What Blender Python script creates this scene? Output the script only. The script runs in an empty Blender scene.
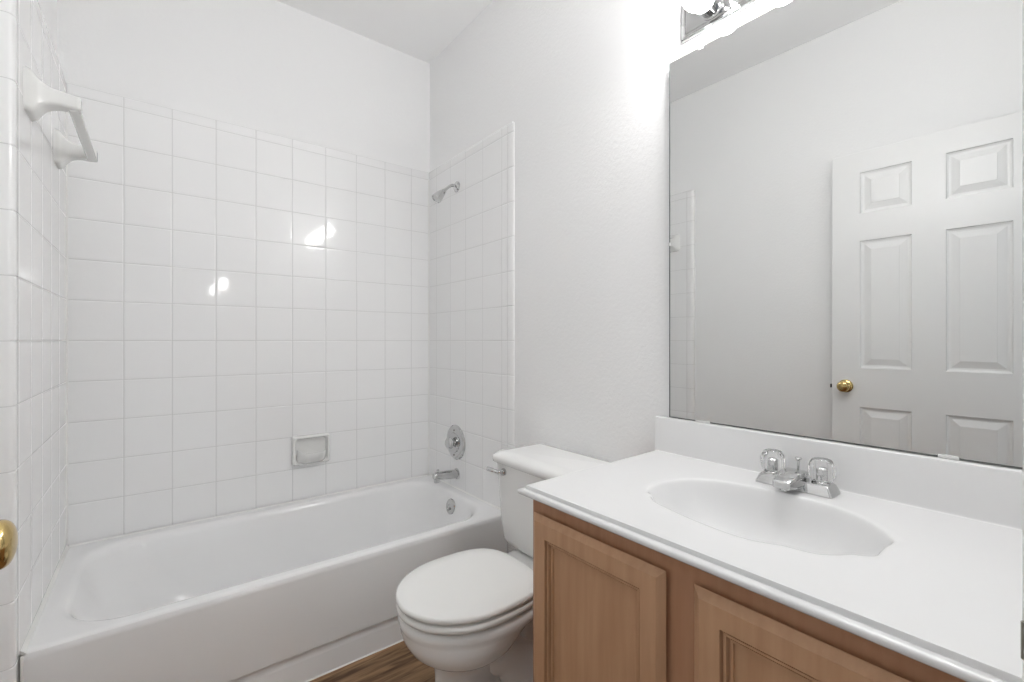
import bpy, bmesh, math, random
from mathutils import Vector, Matrix
random.seed(7)
R = math.radians
C = bpy.context.scene.collection
sc = bpy.context.scene

# ------------------------------------------------------------------ camera, world, lights, exposure
W = 1.491            # tiled alcove width (left tile face x=0, right tile face x=W, back tile face y=0)
CEIL = 2.733
cam = bpy.data.cameras.new('camera')
cam.sensor_width = 36.0
cam.lens = 36.0 * 459.16 / 1024.0
cam.shift_y = -0.00062
cam.clip_start = 0.01
cam_o = bpy.data.objects.new('camera', cam)
C.objects.link(cam_o)
cam_o.location = (0.25, -2.3695, 1.142)
cam_o.rotation_euler = (R(90), 0, -0.66122)
sc.camera = cam_o

world = bpy.data.worlds.new('world')
sc.world = world
world.use_nodes = True
world.node_tree.nodes['Background'].inputs['Color'].default_value = (0.90, 0.96, 1.0, 1)
world.node_tree.nodes['Background'].inputs['Strength'].default_value = 0.30

def lamp(name, loc, power, radius, color=(1, 1, 1)):
    l = bpy.data.lights.new(name, 'POINT')
    l.energy = power
    l.shadow_soft_size = radius
    l.color = color
    o = bpy.data.objects.new(name, l)
    o.location = loc
    C.objects.link(o)
    return o
# two lamps of the room beyond the doorway (they glint in the tiles)
lamp('hall_lamp', (0.99, -4.50, 1.87), 8, 0.06)
lamp('hall_lamp', (0.83, -4.50, 1.776), 3, 0.035)

BULB = 48.0
sc.view_settings.view_transform = 'Standard'
sc.view_settings.look = 'None'
sc.view_settings.gamma = 1.0
sc.view_settings.exposure = 0.62
sc.view_settings.use_curve_mapping = False
sc.cycles.use_denoising = True
sc.cycles.max_bounces = 14
sc.cycles.diffuse_bounces = 8
sc.cycles.glossy_bounces = 6
sc.cycles.transmission_bounces = 10

# ------------------------------------------------------------------ materials
def srgb(r, g, b):
    f = lambda v: (v / 255 / 12.92) if v / 255 <= 0.04045 else ((v / 255 + 0.055) / 1.055) ** 2.4
    return (f(r), f(g), f(b), 1)

def mat(name, color, rough=0.5, metal=0.0, ior=1.5, spec=0.5, trans=0.0, coat=0.0):
    m = bpy.data.materials.new(name)
    m.use_nodes = True
    b = m.node_tree.nodes['Principled BSDF']
    b.inputs['Base Color'].default_value = color
    b.inputs['Roughness'].default_value = rough
    b.inputs['Metallic'].default_value = metal
    b.inputs['IOR'].default_value = ior
    b.inputs['Specular IOR Level'].default_value = spec
    b.inputs['Transmission Weight'].default_value = trans
    b.inputs['Coat Weight'].default_value = coat
    return m

def nodes_of(m):
    nt = m.node_tree
    return nt, nt.nodes['Principled BSDF']

def coords(nt, scale=(1, 1, 1)):
    tc = nt.nodes.new('ShaderNodeTexCoord')
    mp = nt.nodes.new('ShaderNodeMapping')
    mp.inputs['Scale'].default_value = scale
    nt.links.new(tc.outputs['Object'], mp.inputs['Vector'])
    return mp.outputs['Vector']

def add_bump(m, scale, strength, dist=0.001, detail=3.0, stretch=(1, 1, 1)):
    nt, b = nodes_of(m)
    n = nt.nodes.new('ShaderNodeTexNoise')
    n.inputs['Scale'].default_value = scale
    n.inputs['Detail'].default_value = detail
    nt.links.new(coords(nt, stretch), n.inputs['Vector'])
    bp = nt.nodes.new('ShaderNodeBump')
    bp.inputs['Strength'].default_value = strength
    bp.inputs['Distance'].default_value = dist
    nt.links.new(n.outputs['Fac'], bp.inputs['Height'])
    nt.links.new(bp.outputs['Normal'], b.inputs['Normal'])

M = {}
M['paint'] = mat('wall_paint', (0.905, 0.905, 0.905, 1), 0.8, spec=0.15)
add_bump(M['paint'], 95, 0.45, 0.0018, 2.5)
M['ceiling'] = mat('ceiling_paint', (0.93, 0.93, 0.93, 1), 0.8, spec=0.2)
add_bump(M['ceiling'], 90, 0.3, 0.001)
M['tile'] = mat('glazed_tile', (0.90, 0.90, 0.90, 1), 0.07)
add_bump(M['tile'], 30, 0.03, 0.001, 1.0)
M['grout'] = mat('grout', (0.68, 0.68, 0.675, 1), 0.8, spec=0.2)
M['caulk'] = mat('white_caulk', (0.84, 0.84, 0.82, 1), 0.35)
M['enamel'] = mat('tub_enamel', (0.87, 0.87, 0.87, 1), 0.12)
M['china'] = mat('vitreous_china', (0.84, 0.84, 0.83, 1), 0.10)
M['seat'] = mat('seat_plastic', (0.84, 0.84, 0.82, 1), 0.22)
M['marble'] = mat('cultured_marble', (0.77, 0.77, 0.77, 1), 0.16)
M['trim'] = mat('trim_paint', (0.86, 0.86, 0.855, 1), 0.35)
M['door'] = mat('door_paint', (0.86, 0.86, 0.855, 1), 0.32)
M['ceramic'] = mat('white_ceramic', (0.82, 0.82, 0.805, 1), 0.12)
M['chrome'] = mat('chrome', (0.60, 0.60, 0.60, 1), 0.05, metal=1)
M['dark'] = mat('dark_metal', (0.03, 0.03, 0.03, 1), 0.4, metal=0.6)
M['brass'] = mat('brass', (0.62, 0.46, 0.20, 1), 0.14, metal=1)
M['steel'] = mat('brushed_steel', (0.30, 0.29, 0.26, 1), 0.35, metal=1)
M['mirror'] = mat('mirror_silver', (0.735, 0.74, 0.735, 1), 0.0, metal=1)
M['glass_edge'] = mat('mirror_edge', (0.16, 0.17, 0.165, 1), 0.3)
M['acrylic'] = mat('clear_acrylic', (1, 1, 1, 1), 0.02, ior=1.49, trans=1.0)
M['clip'] = mat('clear_clip', (0.75, 0.75, 0.74, 1), 0.2)

def maple(name, lo, hi):
    m = mat(name, (0.3, 0.15, 0.08, 1), 0.42, spec=0.35)
    nt, b = nodes_of(m)
    n1 = nt.nodes.new('ShaderNodeTexNoise')
    n1.inputs['Scale'].default_value = 9; n1.inputs['Detail'].default_value = 6
    nt.links.new(coords(nt, (6, 6, 0.45)), n1.inputs['Vector'])
    rp = nt.nodes.new('ShaderNodeValToRGB')
    rp.color_ramp.elements[0].position = 0.3; rp.color_ramp.elements[0].color = lo
    rp.color_ramp.elements[1].position = 0.75; rp.color_ramp.elements[1].color = hi
    nt.links.new(n1.outputs['Fac'], rp.inputs['Fac'])
    nt.links.new(rp.outputs['Color'], b.inputs['Base Color'])
    return m
M['maple'] = maple('maple_doors', srgb(181, 140, 107), srgb(196, 156, 122))
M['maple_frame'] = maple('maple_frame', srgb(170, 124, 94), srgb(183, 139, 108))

m = mat('plank_floor', (0.2, 0.13, 0.08, 1), 0.45, spec=0.35)
nt, b = nodes_of(m)
v = coords(nt)
br = nt.nodes.new('ShaderNodeTexBrick')
br.inputs['Scale'].default_value = 1.0
br.inputs['Brick Width'].default_value = 1.2
br.inputs['Row Height'].default_value = 0.152
br.inputs['Mortar Size'].default_value = 0.0012
br.inputs['Color1'].default_value = (0.25, 0.25, 0.25, 1)
br.inputs['Color2'].default_value = (0.75, 0.75, 0.75, 1)
br.inputs['Mortar'].default_value = (0, 0, 0, 1)
nt.links.new(v, br.inputs['Vector'])
n1 = nt.nodes.new('ShaderNodeTexNoise')
n1.inputs['Scale'].default_value = 5; n1.inputs['Detail'].default_value = 8; n1.inputs['Distortion'].default_value = 0.8
nt.links.new(coords(nt, (1.0, 9, 1)), n1.inputs['Vector'])
rp = nt.nodes.new('ShaderNodeValToRGB')
e = rp.color_ramp.elements
e[0].position = 0.30; e[0].color = srgb(88, 62, 42)
e[1].position = 0.70; e[1].color = srgb(180, 144, 108)
nt.links.new(n1.outputs['Fac'], rp.inputs['Fac'])
mx = nt.nodes.new('ShaderNodeMix'); mx.data_type = 'RGBA'; mx.blend_type = 'OVERLAY'
mx.inputs['Factor'].default_value = 0.3
nt.links.new(rp.outputs['Color'], mx.inputs['A'])
nt.links.new(br.outputs['Color'], mx.inputs['B'])
nt.links.new(mx.outputs['Result'], b.inputs['Base Color'])
M['floor'] = m

m = bpy.data.materials.new('bulb_glow')
m.use_nodes = True
nt = m.node_tree
nt.nodes.clear()
em = nt.nodes.new('ShaderNodeEmission')
em.inputs['Color'].default_value = (1.0, 0.995, 0.988, 1)
em.inputs['Strength'].default_value = BULB
ou = nt.nodes.new('ShaderNodeOutputMaterial')
nt.links.new(em.outputs[0], ou.inputs['Surface'])
M['bulb'] = m

# ------------------------------------------------------------------ mesh helpers
def obj(name, bm, material, parent=None, smooth=True, angle=38):
    me = bpy.data.meshes.new(name)
    bmesh.ops.recalc_face_normals(bm, faces=bm.faces)
    bm.to_mesh(me)
    bm.free()
    me.materials.append(material)
    if smooth:
        me.polygons.foreach_set('use_smooth', [True] * len(me.polygons))
        me.set_sharp_from_angle(angle=R(angle))
    o = bpy.data.objects.new(name, me)
    C.objects.link(o)
    if parent is not None:
        o.parent = parent
        o.matrix_parent_inverse = Matrix.Translation(-world_loc(parent))
    return o

def world_loc(o):
    v = Vector(o.location)
    # parents are only ever translated before their children are built
    p = o.parent
    if p is not None:
        v = Vector((0, 0, 0)) if o.type == 'MESH' else v
    return v

def thing(name, label, cat, loc=(0, 0, 0), group=None):
    o = bpy.data.objects.new(name, None)
    o.empty_display_size = 0.05
    o.location = loc
    C.objects.link(o)
    return tag(o, label, cat, group)

def tag(o, label, cat, group=None):
    o['label'] = label
    o['category'] = cat
    if group:
        o['group'] = group
    return o

def struct(o, label=None, cat=None):
    o['kind'] = 'structure'
    if label:
        o['label'] = label
    if cat:
        o['category'] = cat
    return o

def box(bm, x0, x1, y0, y1, z0, z1, bev=0.0, seg=2):
    r = bmesh.ops.create_cube(bm, size=1)
    vs = r['verts']
    for v in vs:
        v.co = Vector(((x0 + x1) / 2 + v.co.x * (x1 - x0), (y0 + y1) / 2 + v.co.y * (y1 - y0), (z0 + z1) / 2 + v.co.z * (z1 - z0)))
    if bev > 0:
        es = list({e for v in vs for e in v.link_edges})
        bmesh.ops.bevel(bm, geom=es, offset=bev, segments=seg, profile=0.5, affect='EDGES', clamp_overlap=True)
    return bm

def loft(bm, rings, cap0=True, cap1=True):
    vr = [[bm.verts.new(p) for p in ring] for ring in rings]
    n = len(vr[0])
    for a, b2 in zip(vr[:-1], vr[1:]):
        for i in range(n):
            j = (i + 1) % n
            bm.faces.new((a[i], a[j], b2[j], b2[i]))
    if cap0:
        bm.faces.new(vr[0])
    if cap1:
        bm.faces.new(vr[-1])
    return vr

def basis(axis):
    a = Vector(axis).normalized()
    t = Vector((0, 0, 1)) if abs(a.z) < 0.9 else Vector((0, 1, 0))
    u = a.cross(t).normalized()
    return a, u, a.cross(u)

def lathe(bm, origin, axis, prof, n=40, cap=True):
    """prof: list of (distance along axis, radius)"""
    a, u, w = basis(axis)
    o = Vector(origin)
    rings = []
    for d, r in prof:
        rings.append([o + a * d + (u * math.cos(2 * math.pi * k / n) + w * math.sin(2 * math.pi * k / n)) * r for k in range(n)])
    return loft(bm, rings, cap, cap)

def tube(bm, pts, rad, n=16, cap=True):
    pts = [Vector(p) for p in pts]
    rads = rad if isinstance(rad, (list, tuple)) else [rad] * len(pts)
    rings = []
    ref = None
    for i, p in enumerate(pts):
        d = (pts[min(i + 1, len(pts) - 1)] - pts[max(i - 1, 0)]).normalized()
        if ref is None:
            _, u, w = basis(d)
        else:
            u = (ref - d * ref.dot(d)).normalized()
            w = d.cross(u)
        ref = u
        rings.append([p + (u * math.cos(2 * math.pi * k / n) + w * math.sin(2 * math.pi * k / n)) * rads[i] for k in range(n)])
    return loft(bm, rings, cap, cap)

def spline(pts, n=8):
    pts = [Vector(p) for p in pts]
    out = []
    for i in range(len(pts) - 1):
        p0 = pts[max(i - 1, 0)]; p1 = pts[i]; p2 = pts[i + 1]; p3 = pts[min(i + 2, len(pts) - 1)]
        for k in range(n):
            t = k / n
            out.append(0.5 * ((2 * p1) + (p2 - p0) * t + (2 * p0 - 5 * p1 + 4 * p2 - p3) * t * t + (3 * p1 - p0 - 3 * p2 + p3) * t ** 3))
    out.append(pts[-1])
    return out

def rrect(x0, x1, y0, y1, r, n=10, m=8):
    """rounded rectangle outline; the point count does not depend on size"""
    out = []
    rs = r if isinstance(r, (list, tuple)) else [r] * 4      # order: x1y1, x0y1, x0y0, x1y0
    cs = [(x1, y1, 0), (x0, y1, 90), (x0, y0, 180), (x1, y0, 270)]
    sx = [-1, 1, 1, -1]; sy = [-1, -1, 1, 1]
    arcs = []
    for k in range(4):
        cx = cs[k][0] + sx[k] * rs[k]; cy = cs[k][1] + sy[k] * rs[k]
        arcs.append([(cx + rs[k] * math.cos(R(cs[k][2] + 90 * i / n)), cy + rs[k] * math.sin(R(cs[k][2] + 90 * i / n))) for i in range(n + 1)])
    for k in range(4):
        out += arcs[k]
        a = arcs[k][-1]; b2 = arcs[(k + 1) % 4][0]
        for i in range(1, m):
            out.append((a[0] + (b2[0] - a[0]) * i / m, a[1] + (b2[1] - a[1]) * i / m))
    return out

def prism(bm, prof, p0, p1, map_fn):
    """extrude closed 2-D profile between parameters p0 and p1; map_fn(a, b, t) -> point"""
    return loft(bm, [[map_fn(a, b2, p0) for a, b2 in prof], [map_fn(a, b2, p1) for a, b2 in prof]])

# ------------------------------------------------------------------ room shell
XL = -0.010                                  # left tile face
PL, PR, PB = -0.035, W + 0.008, 0.004       # painted faces of left, right, back walls
FRONT = -2.345                              # room face of the wall with the doorway
def slab(name, x0, x1, y0, y1, z0, z1, material, label, cat='wall'):
    o = obj(name, box(bmesh.new(), x0, x1, y0, y1, z0, z1), material, smooth=False)
    return struct(o, label, cat)
floor = slab('floor', PL - 0.1, PR + 0.1, -2.62, PB + 0.1, -0.05, 0.0, M['floor'], 'brown wood plank floor between tub and vanity', 'floor')
ceiling = slab('ceiling', PL - 0.1, PR + 0.1, -2.465, PB + 0.1, CEIL, CEIL + 0.08, M['ceiling'], 'plain white ceiling over the bathroom', 'ceiling')
wall_back = slab('wall_back', PL - 0.1, PR + 0.1, PB, PB + 0.1, 0.0, CEIL, M['paint'], 'white wall behind the long side of the tub')
wall_left = slab('wall_left', PL - 0.1, PL, -2.465, PB, 0.0, CEIL, M['paint'], 'white wall behind the open door, seen in the mirror')
wall_right = slab('wall_right', PR, PR + 0.1, -2.465, PB, 0.0, CEIL, M['paint'], 'textured white wall behind toilet and mirror')
JL, JR, HEAD = 0.036, 0.765, 2.05
bm = bmesh.new()
box(bm, PL, JL - 0.02, FRONT - 0.12, FRONT, 0, CEIL)
box(bm, JR + 0.02, PR, FRONT - 0.12, FRONT, 0, CEIL)
box(bm, JL - 0.02, JR + 0.02, FRONT - 0.12, FRONT, HEAD + 0.02, CEIL)
wall_front = struct(obj('wall_front', bm, M['paint'], smooth=False), 'white wall with the doorway at the end of the vanity', 'wall')
# door frame: jambs, head, stop and casing
bm = bmesh.new()
box(bm, JR, JR + 0.02, FRONT - 0.12, FRONT, 0, HEAD + 0.02)
box(bm, JL - 0.02, JL, FRONT - 0.12, FRONT, 0, HEAD + 0.02)
box(bm, JL, JR, FRONT - 0.12, FRONT, HEAD, HEAD + 0.02)
trim = struct(obj('trim_1', bm, M['trim'], smooth=False), 'white door frame at the right edge of the picture', 'door frame')
bm = bmesh.new()
cp = [(0.0, 0.0), (0.0, 0.0095), (0.004, 0.0128), (0.010, 0.0128), (0.018, 0.010), (0.050, 0.013), (0.057, 0.011), (0.057, 0.0)]
prism(bm, cp, 0.0, HEAD + 0.005, lambda a, b2, t: (JR + 0.004 + a, FRONT + b2, t))
prism(bm, cp, JL - 0.006, JR + 0.062, lambda a, b2, t: (t, FRONT + b2, HEAD + 0.006 + a))
obj('casing', bm, M['trim'], trim)
bm = bmesh.new()
box(bm, JR - 0.0015, JR + 0.0005, FRONT - 0.045, FRONT + 0.009, 0.890, 0.945)
tube(bm, [(JR - 0.0005, FRONT + 0.011, 0.903), (JR - 0.0005, FRONT + 0.011, 0.931)], 0.0022, 8)
obj('strike_plate', bm, M['steel'], trim)

def base_prof(bm, p0, p1, fn):
    prism(bm, [(0, 0), (0.012, 0), (0.012, 0.06), (0.009, 0.072), (0.006, 0.08), (0, 0.083)], p0, p1, fn)
bm = bmesh.new()
base_prof(bm, -1.546, -0.80, lambda a, b2, t: (PR - a, t, b2))
struct(obj('baseboard_right', bm, M['trim']), 'white baseboard behind the toilet', 'baseboard')
bm = bmesh.new()
base_prof(bm, FRONT, -0.875, lambda a, b2, t: (PL + a, t, b2))
struct(obj('baseboard_left', bm, M['trim']), 'white baseboard along the left wall behind the door', 'baseboard')

# ------------------------------------------------------------------ glazed tiling on the three alcove walls
T, RIM = 0.1535, 0.373
TOP = RIM + 11 * T
def tile(bm, u0, u1, v0, v1, fn):
    g = 0.0011
    u0 += g; u1 -= g; v0 += g; v1 -= g
    su, sv = random.uniform(-1, 1) * 0.003, random.uniform(-1, 1) * 0.003
    def line(a, b2):
        w = b2 - a
        e1, e2, e3 = min(0.0015, w * 0.1), min(0.004, w * 0.2), min(0.007, w * 0.3)
        return [a, a + e1, a + e2, a + e3, b2 - e3, b2 - e2, b2 - e1, b2]
    drop = [0.0008, 0.0002, 0.0, 0.0, 0.0, 0.0, 0.0002, 0.0008]
    us, vs = line(u0, u1), line(v0, v1)
    uc, vc = (u0 + u1) / 2, (v0 + v1) / 2
    grid = [[bm.verts.new(fn(a, b2, -max(drop[i], drop[j]) + su * (a - uc) + sv * (b2 - vc))) for j, b2 in enumerate(vs)] for i, a in enumerate(us)]
    for i in range(7):
        for j in range(7):
            bm.faces.new((grid[i][j], grid[i + 1][j], grid[i + 1][j + 1], grid[i][j + 1]))
def tiling(parent, ulines, fn, zlines, name='tiling'):
    bm = bmesh.new()
    for a, b2 in zip(ulines[:-1], ulines[1:]):
        for c, d in zip(zlines[:-1], zlines[1:]):
            if b2 - a > 0.01:
                tile(bm, a, b2, c, d, fn)
    o = obj(name, bm, M['tile'], parent, angle=60)
    bm = bmesh.new()
    q = [fn(u, v2, -0.0010) for u, v2 in ((ulines[0], zlines[0]), (ulines[-1], zlines[0]), (ulines[-1], zlines[-1]), (ulines[0], zlines[-1]))]
    q2 = [fn(u, v2, -0.0035) for u, v2 in ((ulines[0], zlines[0]), (ulines[-1], zlines[0]), (ulines[-1], zlines[-1]), (ulines[0], zlines[-1]))]
    loft(bm, [q, q2])
    obj('grout', bm, M['grout'], parent, smooth=False)
    return o
CAP = TOP + 0.041
zl = [RIM + i * T for i in range(12)] + [CAP]
zlow = [0.0, RIM - 2 * T, RIM - T, RIM]
ub = [XL] + [i * T for i in range(1, 10)] + [W]
tiling(wall_back, ub, lambda u, v2, n: (u, 0.0 - n, v2), zl)
# side walls: u is distance from the back corner
ur = [0.0, 0.083, 0.2365, 0.390, 0.5435, 0.697, 0.740]
tiling(wall_right, ur, lambda u, v2, n: (W - n, -u, v2), zl)
ul = [i * T for i in range(5)] + [0.757]
tiling(wall_left, ul, lambda u, v2, n: (XL + n, -u, v2), zl)

def bullnose(parent, fn, zs, u0, w, rw, r, depth):
    """trim column: flat face of width w ending in a quarter round of radius r"""
    bm = bmesh.new()
    prof = [(u0, -r), (u0, -0.001), (u0 + 0.0015, 0.0), (u0 + w - rw, 0.0)]
    prof += [(u0 + w - rw + rw * math.sin(R(a)), -r + r * math.cos(R(a))) for a in range(10, 91, 10)] + [(u0 + w, -depth)]
    prof[0] = (u0, -depth)
    for a, b2 in zip(zs[:-1], zs[1:]):
        g = 0.0009
        vr = [[bm.verts.new(fn(p[0], z, p[1] - dn)) for p in prof] for z, dn in ((a + g, 0.001), (a + g + 0.001, 0.0), (a + g + 0.004, 0.0), (b2 - g - 0.004, 0.0), (b2 - g - 0.001, 0.0), (b2 - g, 0.001))]
        for s0, s1 in zip(vr[:-1], vr[1:]):
            for i in range(len(prof) - 1):
                bm.faces.new((s0[i], s0[i + 1], s1[i + 1], s1[i]))
        bm.faces.new(vr[0]); bm.faces.new(vr[-1])
    obj('tile_trim', bm, M['tile'], parent, angle=60)
    bm = bmesh.new()
    gp = [(p[0] - (0.001 if p[0] > u0 + 0.01 else 0), max(p[1] - 0.0012, -depth)) for p in prof]
    loft(bm, [[fn(p[0], zs[0], p[1]) for p in gp], [fn(p[0], zs[-1], p[1]) for p in gp]])
    obj('trim_grout', bm, M['grout'], parent)
bullnose(wall_left, lambda u, v2, n: (XL + n, -u, v2), zlow + zl[1:], 0.757, 0.043, 0.016, 0.012, XL - PL)
bullnose(wall_right, lambda u, v2, n: (W - n, -u, v2), zlow + zl[1:], 0.740, 0.043, 0.034, 0.0078, PR - W)
# rounded top edge of the cap row
def cap_row(parent, fn, u0, u1, depth):
    bm = bmesh.new()
    prof = [(CAP - 0.002, -depth), (CAP - 0.002, -0.0012), (CAP, -0.0012), (CAP + 0.002, -0.002), (CAP + 0.0035, -0.004), (CAP + 0.004, -depth)]
    loft(bm, [[fn(u0, z, n) for z, n in prof], [fn(u1, z, n) for z, n in prof]])
    obj('tile_cap', bm, M['tile'], parent)
cap_row(wall_right, lambda u, v2, n: (W - n, -u, v2), 0, 0.775, PR - W)
cap_row(wall_left, lambda u, v2, n: (XL + n, -u, v2), 0, 0.79, XL - PL)
# caulk beads in the two corners and along the tub
def bead(bm, p0, p1, d1, d2, r=0.006):
    d1, d2 = Vector(d1), Vector(d2)
    prof = [Vector((0, 0, 0)) - d1 * 0.0015 - d2 * 0.0015, d1 * r - d2 * 0.0015, d1 * r * 0.45 + d2 * r * 0.45, d2 * r - d1 * 0.0015]
    loft(bm, [[Vector(p0) + q for q in prof], [Vector(p1) + q for q in prof]])
bm = bmesh.new()
bead(bm, (XL, 0, RIM), (XL, 0, TOP), (1, 0, 0), (0, -1, 0))
bead(bm, (W, 0, RIM), (W, 0, TOP), (-1, 0, 0), (0, -1, 0))
obj('corner_caulk', bm, M['caulk'], wall_back, smooth=False)

# ------------------------------------------------------------------ bathtub
tub = thing('bathtub', 'white alcove bathtub with plain apron along the tiled wall', 'bathtub', (W / 2, -0.37, 0))
bm = bmesh.new()
x0, x1, yb = XL + 0.002, W - 0.002, -0.008
def ring(z, a0, a1, b0, b1, r):
    return [(p[0], p[1], z) for p in rrect(a0, a1, b0, b1, r)]
rings = [
    ring(0, x0, x1, -0.735, yb, 0.003),
    ring(0.073, x0, x1, -0.735, yb, 0.003),
    ring(0.0755, x0, x1, -0.7342, yb, 0.003),
    ring(0.079, x0, x1, -0.7325, yb, 0.003),
    ring(0.105, x0, x1, -0.733, yb, 0.003),
    ring(0.1065, x0, x1, -0.742, yb, 0.003),
    ring(0.109, x0, x1, -0.7455, yb, 0.003),
    ring(0.114, x0, x1, -0.746, yb, 0.003),
    ring(0.30, x0, x1, -0.744, yb, 0.003),
    ring(0.352, x0, x1, -0.746, yb, 0.003),
    ring(0.362, x0, x1, -0.745, yb, 0.003),
    ring(0.369, x0, x1, -0.741, yb, 0.003),
    ring(0.3725, x0, x1, -0.734, yb, 0.003),
    ring(0.3735, x0, x1, -0.724, yb - 0.002, 0.003),
    ring(0.3735, x0 + 0.006, x1 - 0.006, -0.718, yb - 0.006, 0.010),
    ring(0.3735, 0.018, 1.462, -0.709, -0.040, 0.14),
    ring(0.3735, 0.024, 1.455, -0.704, -0.046, 0.15),
    ring(0.3725, 0.036, 1.443, -0.697, -0.056, 0.16),
    ring(0.369, 0.045, 1.434, -0.690, -0.064, 0.165),
    ring(0.362, 0.051, 1.427, -0.684, -0.070, 0.168),
    ring(0.350, 0.057, 1.420, -0.679, -0.075, 0.17),
    ring(0.30, 0.078, 1.406, -0.668, -0.085, 0.175),
    ring(0.22, 0.112, 1.388, -0.655, -0.098, 0.18),
    ring(0.14, 0.170, 1.368, -0.640, -0.112, 0.18),
    ring(0.10, 0.222, 1.350, -0.622, -0.128, 0.17),
    ring(0.075, 0.280, 1.320, -0.590, -0.160, 0.15),
    ring(0.062, 0.370, 1.270, -0.540, -0.210, 0.12),
    ring(0.058, 0.450, 1.180, -0.470, -0.280, 0.08),
]
loft(bm, rings, cap0=False)
obj('basin', bm, M['enamel'], tub, angle=30)
bm = bmesh.new()
oc = Vector((1.409, -0.385, 0.318)); on = Vector((-1, 0, 0.17)).normalized()
lathe(bm, oc - on * 0.006, on, [(0, 0.036), (0.006, 0.038), (0.010, 0.036), (0.013, 0.028), (0.0135, 0.012), (0.011, 0.010)], 36)
o = obj('overflow_plate', bm, M['chrome'], tub); o['label'] = 'round chrome overflow plate'
bm = bmesh.new()
lathe(bm, oc + on * 0.006 + Vector((0, 0, -0.012)), on, [(0, 0.007), (0.012, 0.007), (0.016, 0.004)], 16)
obj('trip_lever', bm, M['chrome'], tub)
bm = bmesh.new()
lathe(bm, (1.20, -0.375, 0.057), (0, 0, 1), [(0, 0.033), (0.003, 0.033), (0.005, 0.028), (0.005, 0.020), (0.002, 0.018)], 32)
obj('drain', bm, M['chrome'], tub)
bm = bmesh.new()
bead(bm, (XL + 0.008, -0.0075, RIM), (W - 0.008, -0.0075, RIM), (0, -1, 0), (0, 0, 1), 0.006)
bead(bm, (XL + 0.002, -0.01, RIM), (XL + 0.002, -0.745, RIM), (1, 0, 0), (0, 0, 1), 0.009)
bead(bm, (W - 0.002, -0.01, RIM), (W - 0.002, -0.745, RIM), (-1, 0, 0), (0, 0, 1), 0.006)
bead(bm, (XL + 0.002, -0.746, RIM - 0.004), (XL + 0.002, -0.735, 0), (1, 0, 0), (0, -1, 0), 0.005)
bead(bm, (XL + 0.002, -0.735, 0.0), (W - 0.002, -0.735, 0.0), (0, -1, 0), (0, 0, 1), 0.005)
obj('caulk', bm, M['caulk'], tub, smooth=False)

# ------------------------------------------------------------------ tub spout, valve, shower head, soap dish, towel bar
YP = -0.308
bm = bmesh.new()
t = thing('tub_spout', 'chrome tub spout on the tile just above the tub rim', 'faucet', (W, YP, 0.445))
prof = spline([(0.000, 0, 0.024), (0.06, 0, 0.0235), (0.115, 0, 0.020), (0.135, 0, 0.016)], 6)
rings = []
for q in prof:
    d = q.x; r = q.z
    zt = 0.448 + 0.010 * min(1, d / 0.13)
    rings.append([(W - d, YP + r * math.cos(2 * math.pi * k / 24), zt + r * 0.95 * math.sin(2 * math.pi * k / 24)) for k in range(24)])
loft(bm, rings)
obj('spout_body', bm, M['chrome'], t)
bm = bmesh.new()
lathe(bm, (W - 0.118, YP, 0.452), (0, 0, -1), [(0, 0.015), (0.026, 0.0145), (0.028, 0.012), (0.018, 0.010)], 24)
obj('outlet', bm, M['chrome'], t)
bm = bmesh.new()
lathe(bm, (W - 0.112, YP, 0.472), (0, 0, 1), [(0, 0.004), (0.010, 0.004), (0.011, 0.007), (0.016, 0.007), (0.018, 0.004)], 16)
obj('diverter_knob', bm, M['chrome'], t)
bm = bmesh.new()
lathe(bm, (W - 0.0005, YP, 0.448), (-1, 0, 0), [(0, 0.029), (0.004, 0.029), (0.006, 0.025)], 32)
obj('flange', bm, M['chrome'], t)

t = thing('shower_valve', 'round chrome shower valve plate with knob on the tile above the spout', 'valve', (W, -0.300, 0.611))
bm = bmesh.new()
lathe(bm, (W - 0.0003, -0.300, 0.611), (-1, 0, 0), [(0, 0.090), (0.003, 0.090), (0.008, 0.085), (0.012, 0.070), (0.013, 0.052), (0.017, 0.050), (0.018, 0.040), (0.018, 0.020)], 56)
obj('escutcheon', bm, M['chrome'], t, angle=25)
bm = bmesh.new()
lathe(bm, (W - 0.016, -0.300, 0.611), (-1, 0, 0), [(0, 0.018), (0.010, 0.017), (0.012, 0.024), (0.020, 0.029), (0.033, 0.028), (0.038, 0.023), (0.039, 0.010)], 40)
obj('knob', bm, M['chrome'], t, angle=25)
for sz in (-1, 1):
    bm = bmesh.new()
    lathe(bm, (W - 0.0115, -0.300, 0.611 + sz * 0.064), (-1, 0, 0), [(0, 0.005), (0.003, 0.005), (0.004, 0.003)], 12)
    obj('screw', bm, M['steel'], t)

t = thing('overhead_shower', 'small chrome shower head on a bent arm high on the tile', 'shower head', (W, -0.31, 1.945))
bm = bmesh.new()
lathe(bm, (W - 0.0003, -0.31, 1.940), (-1, 0, 0), [(0, 0.028), (0.003, 0.028), (0.010, 0.020), (0.013, 0.011)], 36)
obj('flange', bm, M['chrome'], t)
bm = bmesh.new()
tube(bm, spline([(W - 0.002, -0.31, 1.940), (W - 0.025, -0.31, 1.943), (W - 0.050, -0.31, 1.930), (W - 0.078, -0.31, 1.903)], 8), 0.0078, 18)
obj('arm', bm, M['chrome'], t)
bm = bmesh.new()
ax = Vector((-0.68, 0, -0.73)).normalized()
lathe(bm, Vector((W - 0.074, -0.31, 1.907)), ax, [(0, 0.0085), (0.003, 0.0125), (0.010, 0.0135), (0.015, 0.0135), (0.018, 0.0165), (0.050, 0.0245), (0.068, 0.027), (0.074, 0.026), (0.075, 0.021), (0.072, 0.019)], 36)
obj('spray_head', bm, M['chrome'], t)

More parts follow.
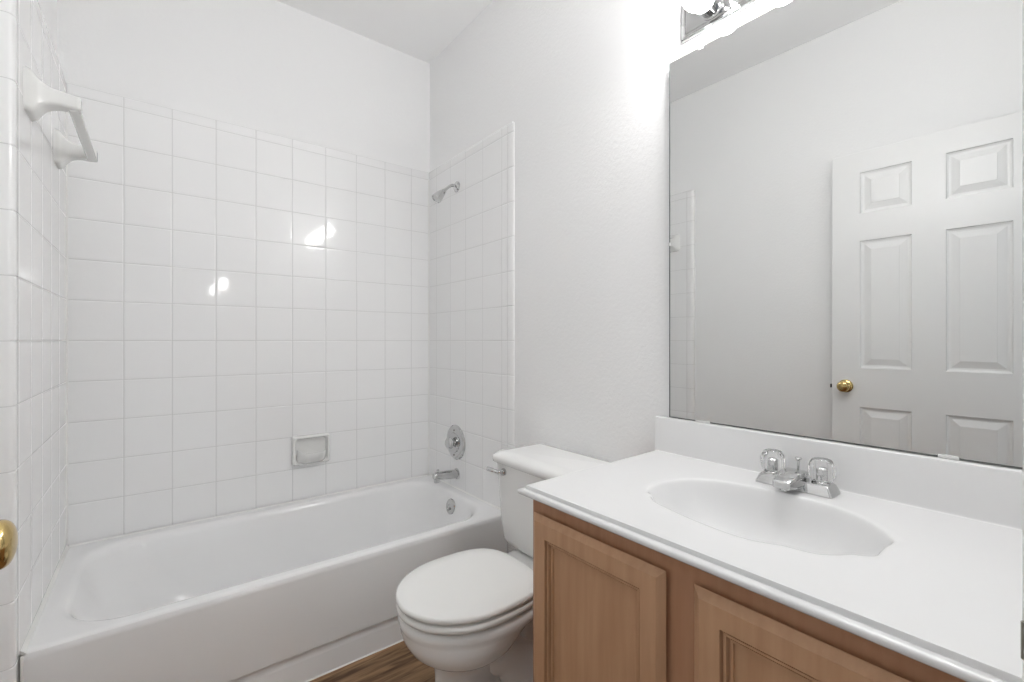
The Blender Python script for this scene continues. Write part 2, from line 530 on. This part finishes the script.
# soap dish on the back wall
t = thing('soap_dish', 'white ceramic soap dish mounted on the tiled back wall', 'soap dish', (0.849, 0, 0.61))
sx0, sx1, sz0, sz1 = 0.764, 0.934, 0.546, 0.684
bm = bmesh.new()
NP = len(rrect(0, 1, 0, 1, 0.1))
def sring(ins, y, r, z0=sz0, z1=sz1):
    return [(p[0], y, p[1]) for p in rrect(sx0 + ins, sx1 - ins, z0 + ins, z1 - ins, r)]
loft(bm, [sring(0, 0.0, 0.008), sring(0, -0.020, 0.008), sring(0.002, -0.026, 0.008), sring(0.006, -0.030, 0.008), sring(0.011, -0.029, 0.010), sring(0.014, -0.024, 0.012), sring(0.018, -0.006, 0.014), sring(0.027, -0.003, 0.014)], True, True)
obj('back_plate', bm, M['ceramic'], t)
# tray: deep lip that sweeps out along the lower half
bm = bmesh.new()
prof = [(-0.004, 0.552), (-0.034, 0.551), (-0.058, 0.564), (-0.074, 0.584), (-0.080, 0.600), (-0.078, 0.609), (-0.070, 0.608), (-0.060, 0.592), (-0.034, 0.578), (-0.004, 0.584)]
n = 20
rings = []
for k in range(n + 1):
    s_ = -1 + 2 * k / n
    sw = (1 - abs(s_) ** 5) * 0.66 + 0.34
    rings.append([((sx0 + sx1) / 2 + s_ * 0.066, y * sw, z + 0.012 * abs(s_) ** 4) for y, z in prof])
loft(bm, rings)
obj('tray', bm, M['ceramic'], t)

# towel bar high on the left tile
t = thing('towel_bar', 'white ceramic towel bar high on the left tile', 'towel bar', (0, -0.44, 1.79))
def bracket(yc, name='bracket'):
    bm = bmesh.new()
    # side outline in (x, z): wall plate, concave sweep to the tip, curved underside
    top = spline([(0.0, 0, 1.838), (0.012, 0, 1.834), (0.026, 0, 1.818), (0.052, 0, 1.806), (0.085, 0, 1.802), (0.102, 0, 1.798)], 5)
    bot = spline([(0.102, 0, 1.766), (0.080, 0, 1.764), (0.050, 0, 1.763), (0.032, 0, 1.755), (0.020, 0, 1.738), (0.012, 0, 1.728), (0.0, 0, 1.726)], 5)
    m = min(len(top), len(bot))
    rings = []
    N = 30
    for i in range(N + 1):
        f = i / N
        def at(cv, f):
            k = f * (len(cv) - 1); a = int(min(k, len(cv) - 2)); return cv[a].lerp(cv[a + 1], k - a)
        pt = at(top, f); pb = at(list(reversed(bot)), f)
        x = (pt.x + pb.x) / 2
        hw = 0.036 * (1 - f) ** 2.2 + 0.022
        if f > 0.93: hw -= 0.004 * (f - 0.93) / 0.07
        zc, hh = (pt.z + pb.z) / 2, (pt.z - pb.z) / 2
        rings.append([(XL + x, p[0] + yc, p[1] + zc) for p in rrect(-hw, hw, -hh, hh, min(hw, hh) * 0.35, 4, 2)])
    loft(bm, rings)
    return obj(name, bm, M['ceramic'], t, angle=50)
bracket(-0.655)
bracket(-0.222)
bm = bmesh.new()
loft(bm, [[(0.076 + p[0], y, 1.775 + p[1]) for p in rrect(-0.0125, 0.0125, -0.0125, 0.0125, 0.004, 4, 2)] for y in (-0.660, -0.226)])
for v in bm.verts:
    d = Vector((v.co.x - 0.076, 0, v.co.z - 1.775)); a = R(20)
    v.co.x = 0.076 + d.x * math.cos(a) - d.z * math.sin(a); v.co.z = 1.775 + d.x * math.sin(a) + d.z * math.cos(a)
obj('bar', bm, M['ceramic'], t)

# ------------------------------------------------------------------ toilet
YT = -1.205
toilet = thing('toilet', 'white two-piece toilet with closed lid between tub and vanity', 'toilet', (1.15, YT, 0))
def egg(xf, xb, hw, z, n=48, sq=2.4):
    """plan outline: rounded nose at xf (low x), squarer back at xb"""
    xc = xf + (xb - xf) * 0.50
    out = []
    for k in range(n):
        a = 2 * math.pi * k / n
        c, s = math.cos(a), math.sin(a)
        if c < 0:
            x = xc + c * (xc - xf); y = s * hw
        else:
            x = xc + (abs(c) ** (2 / sq)) * (xb - xc); y = math.copysign(abs(s) ** (2 / sq), s) * hw
        out.append((x, YT + y, z))
    return out
bm = bmesh.new()
loft(bm, [
    egg(0.866, 1.22, 0.100, 0.000), egg(0.866, 1.22, 0.100, 0.012), egg(0.878, 1.16, 0.080, 0.030), egg(0.884, 1.10, 0.066, 0.09),
    egg(0.884, 1.08, 0.062, 0.18), egg(0.878, 1.08, 0.072, 0.226), egg(0.858, 1.09, 0.106, 0.244), egg(0.830, 1.10, 0.140, 0.260), egg(0.809, 1.11, 0.160, 0.279),
    egg(0.796, 1.13, 0.171, 0.302), egg(0.790, 1.15, 0.176, 0.320), egg(0.788, 1.18, 0.177, 0.336), egg(0.786, 1.215, 0.179, 0.343),
    egg(0.782, 1.23, 0.182, 0.351), egg(0.782, 1.23, 0.182, 0.364), egg(0.787, 1.23, 0.178, 0.372), egg(0.797, 1.225, 0.170, 0.375)])
# trapway bulge and outlet foot at the rear
for (pts, rr) in (([(1.03, YT, 0.18), (1.10, YT, 0.175), (1.16, YT, 0.13), (1.19, YT, 0.07), (1.22, YT, 0.02)], [0.06, 0.085, 0.095, 0.105, 0.12]),):
    p = spline(pts, 6)
    tube(bm, p, [rr[0] + (rr[-1] - rr[0]) * i / (len(p) - 1) for i in range(len(p))], 24)
# rear body up to the tank and the deck the tank bolts to
loft(bm, [[(p[0], YT + p[1], z) for p in rrect(xa, 1.44, -h, h, r)] for z, xa, h, r in ((0.15, 1.16, 0.05, 0.03), (0.26, 1.14, 0.06, 0.03), (0.33, 1.12, 0.085, 0.05), (0.356, 1.12, 0.130, 0.05), (0.380, 1.12, 0.138, 0.05), (0.385, 1.125, 0.134, 0.05))])
obj('bowl', bm, M['china'], toilet, angle=50)
SQ = 3.4
def egg_slab(name, xf, xb, hw, z0, z1, e, material, dome=0.0):
    bm = bmesh.new()
    rs = [egg(xf + e, xb - e, hw - e, z0, 64, SQ), egg(xf + e * .3, xb - e * .3, hw - e * .3, z0 + e * .3, 64, SQ), egg(xf, xb, hw, z0 + e, 64, SQ), egg(xf, xb, hw, z1 - e, 64, SQ),
          egg(xf + e * .3, xb - e * .3, hw - e * .3, z1 - e * .3, 64, SQ), egg(xf + e, xb - e, hw - e, z1, 64, SQ)]
    if dome:
        rs += [egg(xf + 0.05, xb - 0.04, hw - 0.045, z1 + dome * .7, 64, SQ), egg(xf + 0.12, xb - 0.12, hw - 0.11, z1 + dome, 64, SQ)]
    loft(bm, rs)
    return obj(name, bm, material, toilet, angle=50)
egg_slab('seat', 0.776, 1.180, 0.181, 0.3830, 0.4015, 0.007, M['seat'])
egg_slab('lid', 0.774, 1.190, 0.180, 0.4075, 0.4255, 0.007, M['seat'], 0.002)
for s in (-1, 1):
    bm = bmesh.new()
    tube(bm, [(1.197, YT + s * 0.075 - 0.02, 0.402), (1.197, YT + s * 0.075 + 0.02, 0.402)], 0.0115, 16)
    box(bm, 1.188, 1.206, YT + s * 0.075 - 0.013, YT + s * 0.075 + 0.013, 0.382, 0.402, 0.002)
    obj('hinge', bm, M['seat'], toilet)
for s in (-1, 1):
    bm = bmesh.new()
    lathe(bm, (1.10, YT + s * 0.122, 0.0), (0, 0, 1), [(0, 0.017), (0.010, 0.017), (0.020, 0.012), (0.024, 0.005)], 20)
    box(bm, 1.06, 1.15, YT + s * 0.118 - 0.028, YT + s * 0.118 + 0.020, 0.0, 0.012, 0.004)
    obj('bolt_cap', bm, M['china'], toilet)
    bm = bmesh.new()
    lathe(bm, (1.135, YT + s * 0.138, 0.352), (0, 0, -1), [(0, 0.018), (0.012, 0.016), (0.014, 0.009), (0.034, 0.006)], 18)
    obj('seat_bolt', bm, M['seat'], toilet)
# tank
bm = bmesh.new()
loft(bm, [[(p[0], YT + p[1], z) for p in rrect(xa, 1.478, -h, h, [0.02, 0.02, r, r] if False else [0.02, r, r, 0.02])] for z, xa, h, r in (
    (0.386, 1.295, 0.172, 0.04), (0.390, 1.280, 0.192, 0.045), (0.400, 1.268, 0.206, 0.045), (0.420, 1.260, 0.215, 0.045), (0.48, 1.256, 0.220, 0.042), (0.58, 1.252, 0.226, 0.040), (0.696, 1.248, 0.231, 0.036))])
obj('tank', bm, M['china'], toilet, angle=50)
bm = bmesh.new()
loft(bm, [[(p[0], YT + p[1], z) for p in rrect(xa, xb, -h, h, [0.012, r, r, 0.012])] for z, xa, xb, h, r in (
    (0.694, 1.240, 1.484, 0.238, 0.036), (0.697, 1.235, 1.486, 0.243, 0.040), (0.710, 1.232, 1.487, 0.246, 0.042), (0.720, 1.236, 1.485, 0.242, 0.042), (0.729, 1.252, 1.476, 0.228, 0.040), (0.732, 1.285, 1.450, 0.200, 0.03))])
obj('tank_lid', bm, M['china'], toilet, angle=50)
bm = bmesh.new()
lathe(bm, (1.2505, -1.040, 0.666), (-1, 0, 0), [(0, 0.013), (0.008, 0.013), (0.014, 0.010)], 24)
tube(bm, spline([(1.238, -1.040, 0.666), (1.224, -1.036, 0.669), (1.214, -1.016, 0.673), (1.211, -0.990, 0.673)], 6), [0.006] * 6 + [0.0065] * 6 + [0.008] * 7, 14)
o = obj('flush_lever', bm, M['chrome'], toilet); o['label'] = 'chrome flush lever'

# ------------------------------------------------------------------ vanity cabinet
VY0, VY1 = -2.338, -1.545           # cabinet ends
VX = 0.955                          # face frame plane
vanity = thing('vanity_cabinet', 'light brown wooden vanity cabinet with two panelled doors', 'cabinet', (1.22, (VY0 + VY1) / 2, 0))
bm = bmesh.new()
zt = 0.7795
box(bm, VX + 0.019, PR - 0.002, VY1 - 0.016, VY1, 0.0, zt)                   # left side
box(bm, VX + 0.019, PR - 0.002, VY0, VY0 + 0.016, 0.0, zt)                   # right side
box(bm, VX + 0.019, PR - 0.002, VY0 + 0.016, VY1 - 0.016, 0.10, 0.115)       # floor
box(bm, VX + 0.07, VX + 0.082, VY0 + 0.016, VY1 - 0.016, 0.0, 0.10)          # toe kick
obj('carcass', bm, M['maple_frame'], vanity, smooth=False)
bm = bmesh.new()
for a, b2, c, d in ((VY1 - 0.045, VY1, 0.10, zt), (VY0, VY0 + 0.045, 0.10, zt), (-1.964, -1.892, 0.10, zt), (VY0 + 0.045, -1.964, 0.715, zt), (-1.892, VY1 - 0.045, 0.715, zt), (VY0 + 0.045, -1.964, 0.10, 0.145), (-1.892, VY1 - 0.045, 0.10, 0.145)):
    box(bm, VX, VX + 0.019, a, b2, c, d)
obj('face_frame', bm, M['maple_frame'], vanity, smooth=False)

def panelled(bm, u0, u1, v0, v1, holes, loops, fn, thick, edge=((0, 0),), back=0.0):
    """front face with routed panels. fn(u, v, n) -> point; n positive outward. edge: (inset, n) outer edge loops from back to front"""
    us = sorted({u0 + edge[-1][0], u1 - edge[-1][0]} | {h[0] for h in holes} | {h[1] for h in holes})
    vs = sorted({v0 + edge[-1][0], v1 - edge[-1][0]} | {h[2] for h in holes} | {h[3] for h in holes})
    nf = edge[-1][1]
    vv = {}
    def V(a, b2, n):
        k = (round(a, 5), round(b2, 5), round(n, 5))
        if k not in vv:
            vv[k] = bm.verts.new(fn(a, b2, n))
        return vv[k]
    for a, b2 in zip(us[:-1], us[1:]):
        for c, d in zip(vs[:-1], vs[1:]):
            if not any(h[0] <= a + 1e-6 and b2 <= h[1] + 1e-6 and h[2] <= c + 1e-6 and d <= h[3] + 1e-6 for h in holes):
                bm.faces.new((V(a, c, nf), V(b2, c, nf), V(b2, d, nf), V(a, d, nf)))
    for h in holes:
        prev = None
        for ins, dn in loops:
            q = [V(h[0] + ins, h[2] + ins, nf + dn), V(h[1] - ins, h[2] + ins, nf + dn), V(h[1] - ins, h[3] - ins, nf + dn), V(h[0] + ins, h[3] - ins, nf + dn)]
            if prev:
                for i in range(4):
                    bm.faces.new((prev[i], prev[(i + 1) % 4], q[(i + 1) % 4], q[i]))
            prev = q
        bm.faces.new(prev)
    # outer edge
    es = [(back, -thick)] + list(edge[:-1])
    rows = []
    for ins, n in es:
        rows.append([(u0 + ins, v0 + ins, n), (u1 - ins, v0 + ins, n), (u1 - ins, v1 - ins, n), (u0 + ins, v1 - ins, n)])
    # last ring walks through every split point of the front border
    i0 = edge[-1][0]
    rows.append([(u0 + i0, v0 + i0, nf), (u1 - i0, v0 + i0, nf), (u1 - i0, v1 - i0, nf), (u0 + i0, v1 - i0, nf)])
    for r0, r1 in zip(rows[:-1], rows[1:]):
        for i in range(4):
            j = (i + 1) % 4
            try:
                bm.faces.new((V(*r0[i]), V(*r0[j]), V(*r1[j]), V(*r1[i])))
            except ValueError:
                pass
    bm.faces.new([V(*p) for p in rows[0]])

dl = ((0, 0), (0.0008, -0.0085), (0.0034, -0.0085), (0.0042, -0.0045), (0.0080, -0.0045), (0.0088, -0.0125), (0.0116, -0.0125), (0.0124, -0.0095), (0.0160, -0.0095), (0.0168, -0.0140), (0.020, -0.0140))
def cab_door(ya, yb, label):
    bm = bmesh.new()
    panelled(bm, ya, yb, 0.135, 0.744, [(ya + 0.048, yb - 0.048, 0.183, 0.697)], dl,
             lambda u, v2, n: (VX - 0.0195 - n, u, v2), 0.019, ((0, -0.0105), (0.0012, -0.009), (0.014, 0.0)), 0.012)
    o = obj('door', bm, M['maple'], vanity, smooth=False)
    o['label'] = label
    return o
cab_door(-1.908, -1.558, 'panelled cabinet door next to the toilet')
cab_door(-2.310, -1.960, 'panelled cabinet door next to the doorway')

# ------------------------------------------------------------------ countertop with shell basin
ctop = thing('vanity_countertop', 'white cultured marble countertop with moulded shell sink', 'countertop', (1.2, -1.93, 0.766))
ZC = 0.803
CX0, CX1, CY0, CY1 = 0.937, 1.4985, -2.343, -1.542
shell = [(1.145, -1.733), (1.174, -1.727), (1.225, -1.727), (1.283, -1.752), (1.321, -1.797), (1.342, -1.867), (1.351, -1.935), (1.349, -2.003), (1.332, -2.061), (1.294, -2.111), (1.250, -2.147), (1.228, -2.152), (1.198, -2.149), (1.156, -2.149), (1.137, -2.138), (1.125, -2.123), (1.102, -2.107), (1.084, -2.088), (1.077, -2.064), (1.074, -2.044), (1.066, -2.030), (1.053, -1.999), (1.050, -1.956), (1.056, -1.904), (1.064, -1.862), (1.073, -1.826), (1.083, -1.793), (1.102, -1.768), (1.116, -1.760), (1.123, -1.747)]
sh = []
ns = len(shell)
for i in range(ns):
    p0, p1, p2, p3 = [Vector((*shell[(i + k) % ns], 0)) for k in (-1, 0, 1, 2)]
    for k in range(5):
        tt = k / 5
        sh.append(0.5 * ((2 * p1) + (p2 - p0) * tt + (2 * p0 - 5 * p1 + 4 * p2 - p3) * tt * tt + (3 * p1 - p0 - 3 * p2 + p3) * tt ** 3))
cc = Vector((1.215, -1.940, 0))
def ell(p, f):
    """blend of the scalloped outline and a smooth ellipse with the same bearing"""
    d = p - cc
    a = math.atan2(d.y / 0.205, d.x / 0.14)
    e = Vector((math.cos(a) * 0.14, math.sin(a) * 0.205, 0))
    return cc + d.lerp(e, f)
bm = bmesh.new()
def to_rect(p):
    d = p - cc
    k = 1e9
    if d.x > 1e-9: k = min(k, (CX1 - cc.x) / d.x)
    if d.x < -1e-9: k = min(k, (CX0 - cc.x) / d.x)
    if d.y > 1e-9: k = min(k, (CY1 - cc.y) / d.y)
    if d.y < -1e-9: k = min(k, (CY0 - cc.y) / d.y)
    return cc + d * k
outer = [to_rect(p) for p in sh]
SK = 0.018                       # the left end runs slightly out of square
for corner in ((CX0, CY0), (CX0, CY1), (CX1, CY0), (CX1, CY1)):
    q = Vector((*corner, 0))
    i = min(range(len(outer)), key=lambda k: (outer[k] - q).length)
    outer[i] = q
prof = [(1.10, 0.0, 0.0), (1.035, 0.0, 0.0), (1.012, -0.0008, 0), (1.0, -0.003, 0.0), (0.985, -0.008, 0.0), (0.96, -0.020, 0.02), (0.92, -0.040, 0.08), (0.86, -0.062, 0.2), (0.78, -0.083, 0.4), (0.66, -0.103, 0.6), (0.5, -0.118, 0.8), (0.33, -0.128, 1.0), (0.16, -0.133, 1.0)]
def skew(p):
    return p.y + (SK * (p.x - CX0) / (CX1 - CX0) if p.y > CY1 - 1e-4 else 0)
rings = [[(p.x, skew(p), ZC) for p in outer]]
for s, dz, f in prof:
    ring_ = []
    for p in sh:
        q = ell(p, f)
        q = cc + (q - cc) * s
        ring_.append((q.x, q.y, ZC + dz))
    rings.append(ring_)
loft(bm, rings, cap0=False, cap1=True)
# moulded front and left edge
ep = [(0.0, 0.0), (0.0005, -0.0005), (0.0010, -0.0062), (0.0020, -0.0080), (0.0075, -0.0084), (0.0115, -0.0092), (0.0145, -0.0110), (0.0155, -0.0145), (0.0145, -0.0180), (0.0115, -0.0208), (0.0070, -0.0222), (0.0, -0.0228), (-0.04, -0.0228)]
path = []
vr = []
for o_, dz in ep:
    vr.append([bm.verts.new(q) for q in ((CX0 - o_, CY0, ZC + dz), (CX0 - o_, CY1 + o_, ZC + dz), (CX1, CY1 + SK + o_, ZC + dz))])
for a, b2 in zip(vr[:-1], vr[1:]):
    for i in range(2):
        bm.faces.new((a[i], a[i + 1], b2[i + 1], b2[i]))
obj('top', bm, M['marble'], ctop, angle=50)
bm = bmesh.new()
bp_ = [(0.0, 0.0), (0.030, 0.0), (0.0265, 0.0015), (0.0250, 0.0060), (0.0250, 0.0985), (0.0235, 0.1025), (0.0195, 0.1040), (0.0, 0.1040)]
prism(bm, bp_, CY0, CY1 + 0.022, lambda a, b2, t_: (CX1 - a, t_, ZC + b2))
obj('backsplash', bm, M['marble'], ctop)
bm = bmesh.new()
lathe(bm, (cc.x, cc.y, ZC - 0.1345), (0, 0, 1), [(0, 0.022), (0.004, 0.022), (0.005, 0.018), (0.003, 0.014), (0.006, 0.012), (0.007, 0.004)], 28)
obj('drain', bm, M['chrome'], ctop)

# ------------------------------------------------------------------ faucet
FX, FY = 1.417, -1.9365
fau = thing('sink_faucet', 'chrome centerset sink faucet with two clear knobs', 'faucet', (FX, FY, ZC))
bm = bmesh.new()
loft(bm, [[(FX + p[0], FY + p[1], ZC + z) for p in rrect(-hx, hx, -hy, hy, r, 4, 3)] for z, hx, hy, r in ((0.0005, 0.030, 0.0795, 0.006), (0.003, 0.0305, 0.080, 0.006), (0.020, 0.024, 0.073, 0.006), (0.023, 0.021, 0.070, 0.006))])
obj('base', bm, M['chrome'], fau, angle=25)
bm = bmesh.new()
sp = [(0.018, 0.018, 0.020, 0.017), (0.004, 0.022, 0.026, 0.020), (-0.018, 0.024, 0.026, 0.019), (-0.042, 0.025, 0.024, 0.016), (-0.066, 0.023, 0.021, 0.012), (-0.080, 0.021, 0.018, 0.009), (-0.084, 0.020, 0.014, 0.006)]
loft(bm, [[(FX + dx, FY + p[0], ZC + z + p[1]) for p in rrect(-hy, hy, -hz, hz, min(hy, hz) * 0.45, 4, 2)] for dx, z, hy, hz in sp])
lathe(bm, (FX - 0.068, FY, ZC + 0.018), (0, 0, -1), [(0, 0.0085), (0.011, 0.0085), (0.012, 0.007)], 18)
obj('spout', bm, M['chrome'], fau, angle=30)
bm = bmesh.new()
tube(bm, [(FX + 0.012, FY, ZC + 0.03), (FX + 0.012, FY, ZC + 0.062)], 0.0025, 12)
lathe(bm, (FX + 0.012, FY, ZC + 0.060), (0, 0, 1), [(0, 0.003), (0.003, 0.006), (0.006, 0.0075), (0.008, 0.006)], 20)
obj('lift_rod', bm, M['chrome'], fau)
for s in (-1, 1):
    yk = FY + s * 0.051
    bm = bmesh.new()
    lathe(bm, (FX, yk, ZC + 0.022), (0, 0, 1), [(0, 0.020), (0.004, 0.019), (0.006, 0.014), (0.010, 0.012)], 32)
    hb = obj('handle', bm, M['chrome'], fau)
    bm = bmesh.new()
    rings = []
    n = 40
    for z, r, fl in ((0.028, 0.019, 0.0), (0.031, 0.0225, 0.05), (0.042, 0.0258, 0.09), (0.056, 0.0262, 0.09), (0.067, 0.0238, 0.07), (0.074, 0.0195, 0.0), (0.076, 0.0170, 0.0)):
        rings.append([(FX + r * (1 - fl * (0.5 + 0.5 * math.cos(8 * 2 * math.pi * k / n))) * math.cos(2 * math.pi * k / n), yk + r * (1 - fl * (0.5 + 0.5 * math.cos(8 * 2 * math.pi * k / n))) * math.sin(2 * math.pi * k / n), ZC + z) for k in range(n)])
    loft(bm, rings)
    o = obj('clear_knob', bm, M['acrylic'], hb, angle=30); o['label'] = 'clear acrylic knob'
    bm = bmesh.new()
    lathe(bm, (FX, yk, ZC + 0.033), (0, 0, 1), [(0, 0.0085), (0.022, 0.0085), (0.024, 0.006)], 20)
    obj('stem', bm, M['chrome'], hb)

# ------------------------------------------------------------------ mirror (leans out a little at its far edge)
MB_ = R(-0.65)
mir = thing('wall_mirror', 'large frameless wall mirror resting on the backsplash', 'mirror', (1.493, -2.335, 0.9085))
mir.rotation_euler = (0, 0, -MB_)
ML, MH = 0.773, 1.075
bm = bmesh.new()
box(bm, 0.0, 0.005, 0.0, ML, 0.0, MH)
gl = obj('glass', bm, M['mirror'], None, smooth=False)
gl.parent = mir
gl.data.materials.append(M['glass_edge'])
for p in gl.data.polygons:
    if p.normal.x > -0.9:
        p.material_index = 1
def clip(bm):
    o = obj('clip', bm, M['clip'], None)
    o.parent = mir
    return o
for y0_, y1_, z0_, z1_ in ((0.644, 0.687, -0.0008, 0.005), (0.137, 0.168, -0.0008, 0.006), (0.664, 0.680, MH - 0.008, MH + 0.004), (0.150, 0.166, MH - 0.008, MH + 0.004), (ML - 0.005, ML + 0.002, 0.520, 0.530)):
    clip(box(bmesh.new(), -0.003, 0.005, y0_, y1_, z0_, z1_, 0.001))
bm = bmesh.new()
box(bm, -0.0006, 0.0045, ML - 0.0026, ML + 0.0004, 0.0, MH)
box(bm, -0.0006, 0.0045, 0.0, ML - 0.0026, 0.0, 0.0030)
o = obj('edge', bm, M['glass_edge'], None, smooth=False)
o.parent = mir
o['label'] = 'dark edge of the mirror glass'

# ------------------------------------------------------------------ vanity light bar
LX = 1.485
LY1, LY0 = -1.597, -2.255
vl = thing('vanity_light', 'chrome light bar with four globe bulbs above the mirror', 'lamp', (PR, (LY0 + LY1) / 2, 2.085))
bm = bmesh.new()
loft(bm, [[(x, p[0], p[1]) for p in rrect(LY0 + i, LY1 - i, 2.030 + i, 2.140 - i, 0.002, 2, 2)] for x, i in ((PR, 0), (LX + 0.006, 0), (LX, 0.003), (LX, 0.006), (LX + 0.004, 0.010), (LX + 0.004, 0.014), (LX + 0.001, 0.018))])
obj('back_plate', bm, M['chrome'], vl, angle=20)
ZB = 2.079
for k in range(4):
    yk = -1.697 - 0.153 * k
    bm = bmesh.new()
    lathe(bm, (LX + 0.0015, yk, ZB), (-1, 0, 0), [(0, 0.034), (0.003, 0.034), (0.005, 0.030), (0.010, 0.0295), (0.034, 0.0315), (0.040, 0.0335), (0.042, 0.0335), (0.042, 0.0315), (0.030, 0.028), (0.014, 0.016)], 32)
    s_ = obj('socket', bm, M['chrome'], vl, angle=25)
    bm = bmesh.new()
    prof = [(0.024, 0.0125), (0.038, 0.0135)] + [(0.076 - 0.041 * math.cos(R(a)), 0.041 * math.sin(R(a))) for a in range(24, 180, 12)] + [(0.117, 0.0012)]
    lathe(bm, (LX, yk, ZB), (-1, 0, 0), prof, 32)
    obj('bulb', bm, M['bulb'], s_)

# ------------------------------------------------------------------ open six-panel door against the left wall
DX, DT = 0.062, 0.035
door = bpy.data.objects.new('door_1', None)
door.location = (DX - DT / 2, -2.31, 0.01)
C.objects.link(door)
struct(door, 'white six-panel door standing open, seen in the mirror', 'door')
holes = [(a, b2, c, d) for (a, b2) in ((-1.90, -1.71), (-2.205, -2.01)) for (c, d) in ((1.745, 1.940), (1.010, 1.615), (0.25, 0.825))]
pl = ((0, 0), (0.003, -0.0075), (0.009, -0.0110), (0.016, -0.0115), (0.043, -0.0025), (0.0435, -0.0015))
bm = bmesh.new()
panelled(bm, -2.308, -1.598, 0.010, 2.038, holes, pl, lambda u, v2, n: (DX + n, u, v2), DT / 2, ((0, -0.0015), (0.0015, 0.0)))
panelled(bm, -2.308, -1.598, 0.010, 2.038, holes, pl, lambda u, v2, n: (DX - DT - n, u, v2), DT / 2, ((0, -0.0015), (0.0015, 0.0)))
obj('leaf', bm, M['door'], door, smooth=False)
for sgn, xf in ((1, DX), (-1, DX - DT)):
    bm = bmesh.new()
    L = 1.0 if sgn > 0 else 0.93
    lathe(bm, (xf, -1.655, 0.921), (sgn, 0, 0), [(0, 0.031), (0.003, 0.031), (0.008, 0.026), (0.010, 0.013), (0.022 * L, 0.011)] + [(q.x * L, q.y) for q in spline([(0.024, 0.0115, 0), (0.028, 0.0175, 0), (0.034, 0.0238, 0), (0.0425, 0.0265, 0), (0.0505, 0.0236, 0), (0.0550, 0.0160, 0), (0.0566, 0.0075, 0), (0.0570, 0.001, 0)], 5)], 56)
    o = obj('door_knob', bm, M['brass'], door, angle=40); o['label'] = 'round brass door knob'
bm = bmesh.new()
box(bm, DX - DT / 2 - 0.012, DX - DT / 2 + 0.012, -1.5985, -1.597, 0.890, 0.946)
box(bm, DX - DT / 2 - 0.006, DX - DT / 2 + 0.008, -1.598, -1.588, 0.908, 0.926)
obj('latch', bm, M['dark'], door, smooth=False)
for z in (0.20, 1.02, 1.84):
    bm = bmesh.new()
    tube(bm, [(DX + 0.004, -2.313, z - 0.044), (DX + 0.004, -2.313, z + 0.044)], 0.006, 12)
    obj('hinge', bm, M['brass'], door)
door.rotation_euler = (0, 0, R(-1.0))
door.location.y += 0.018
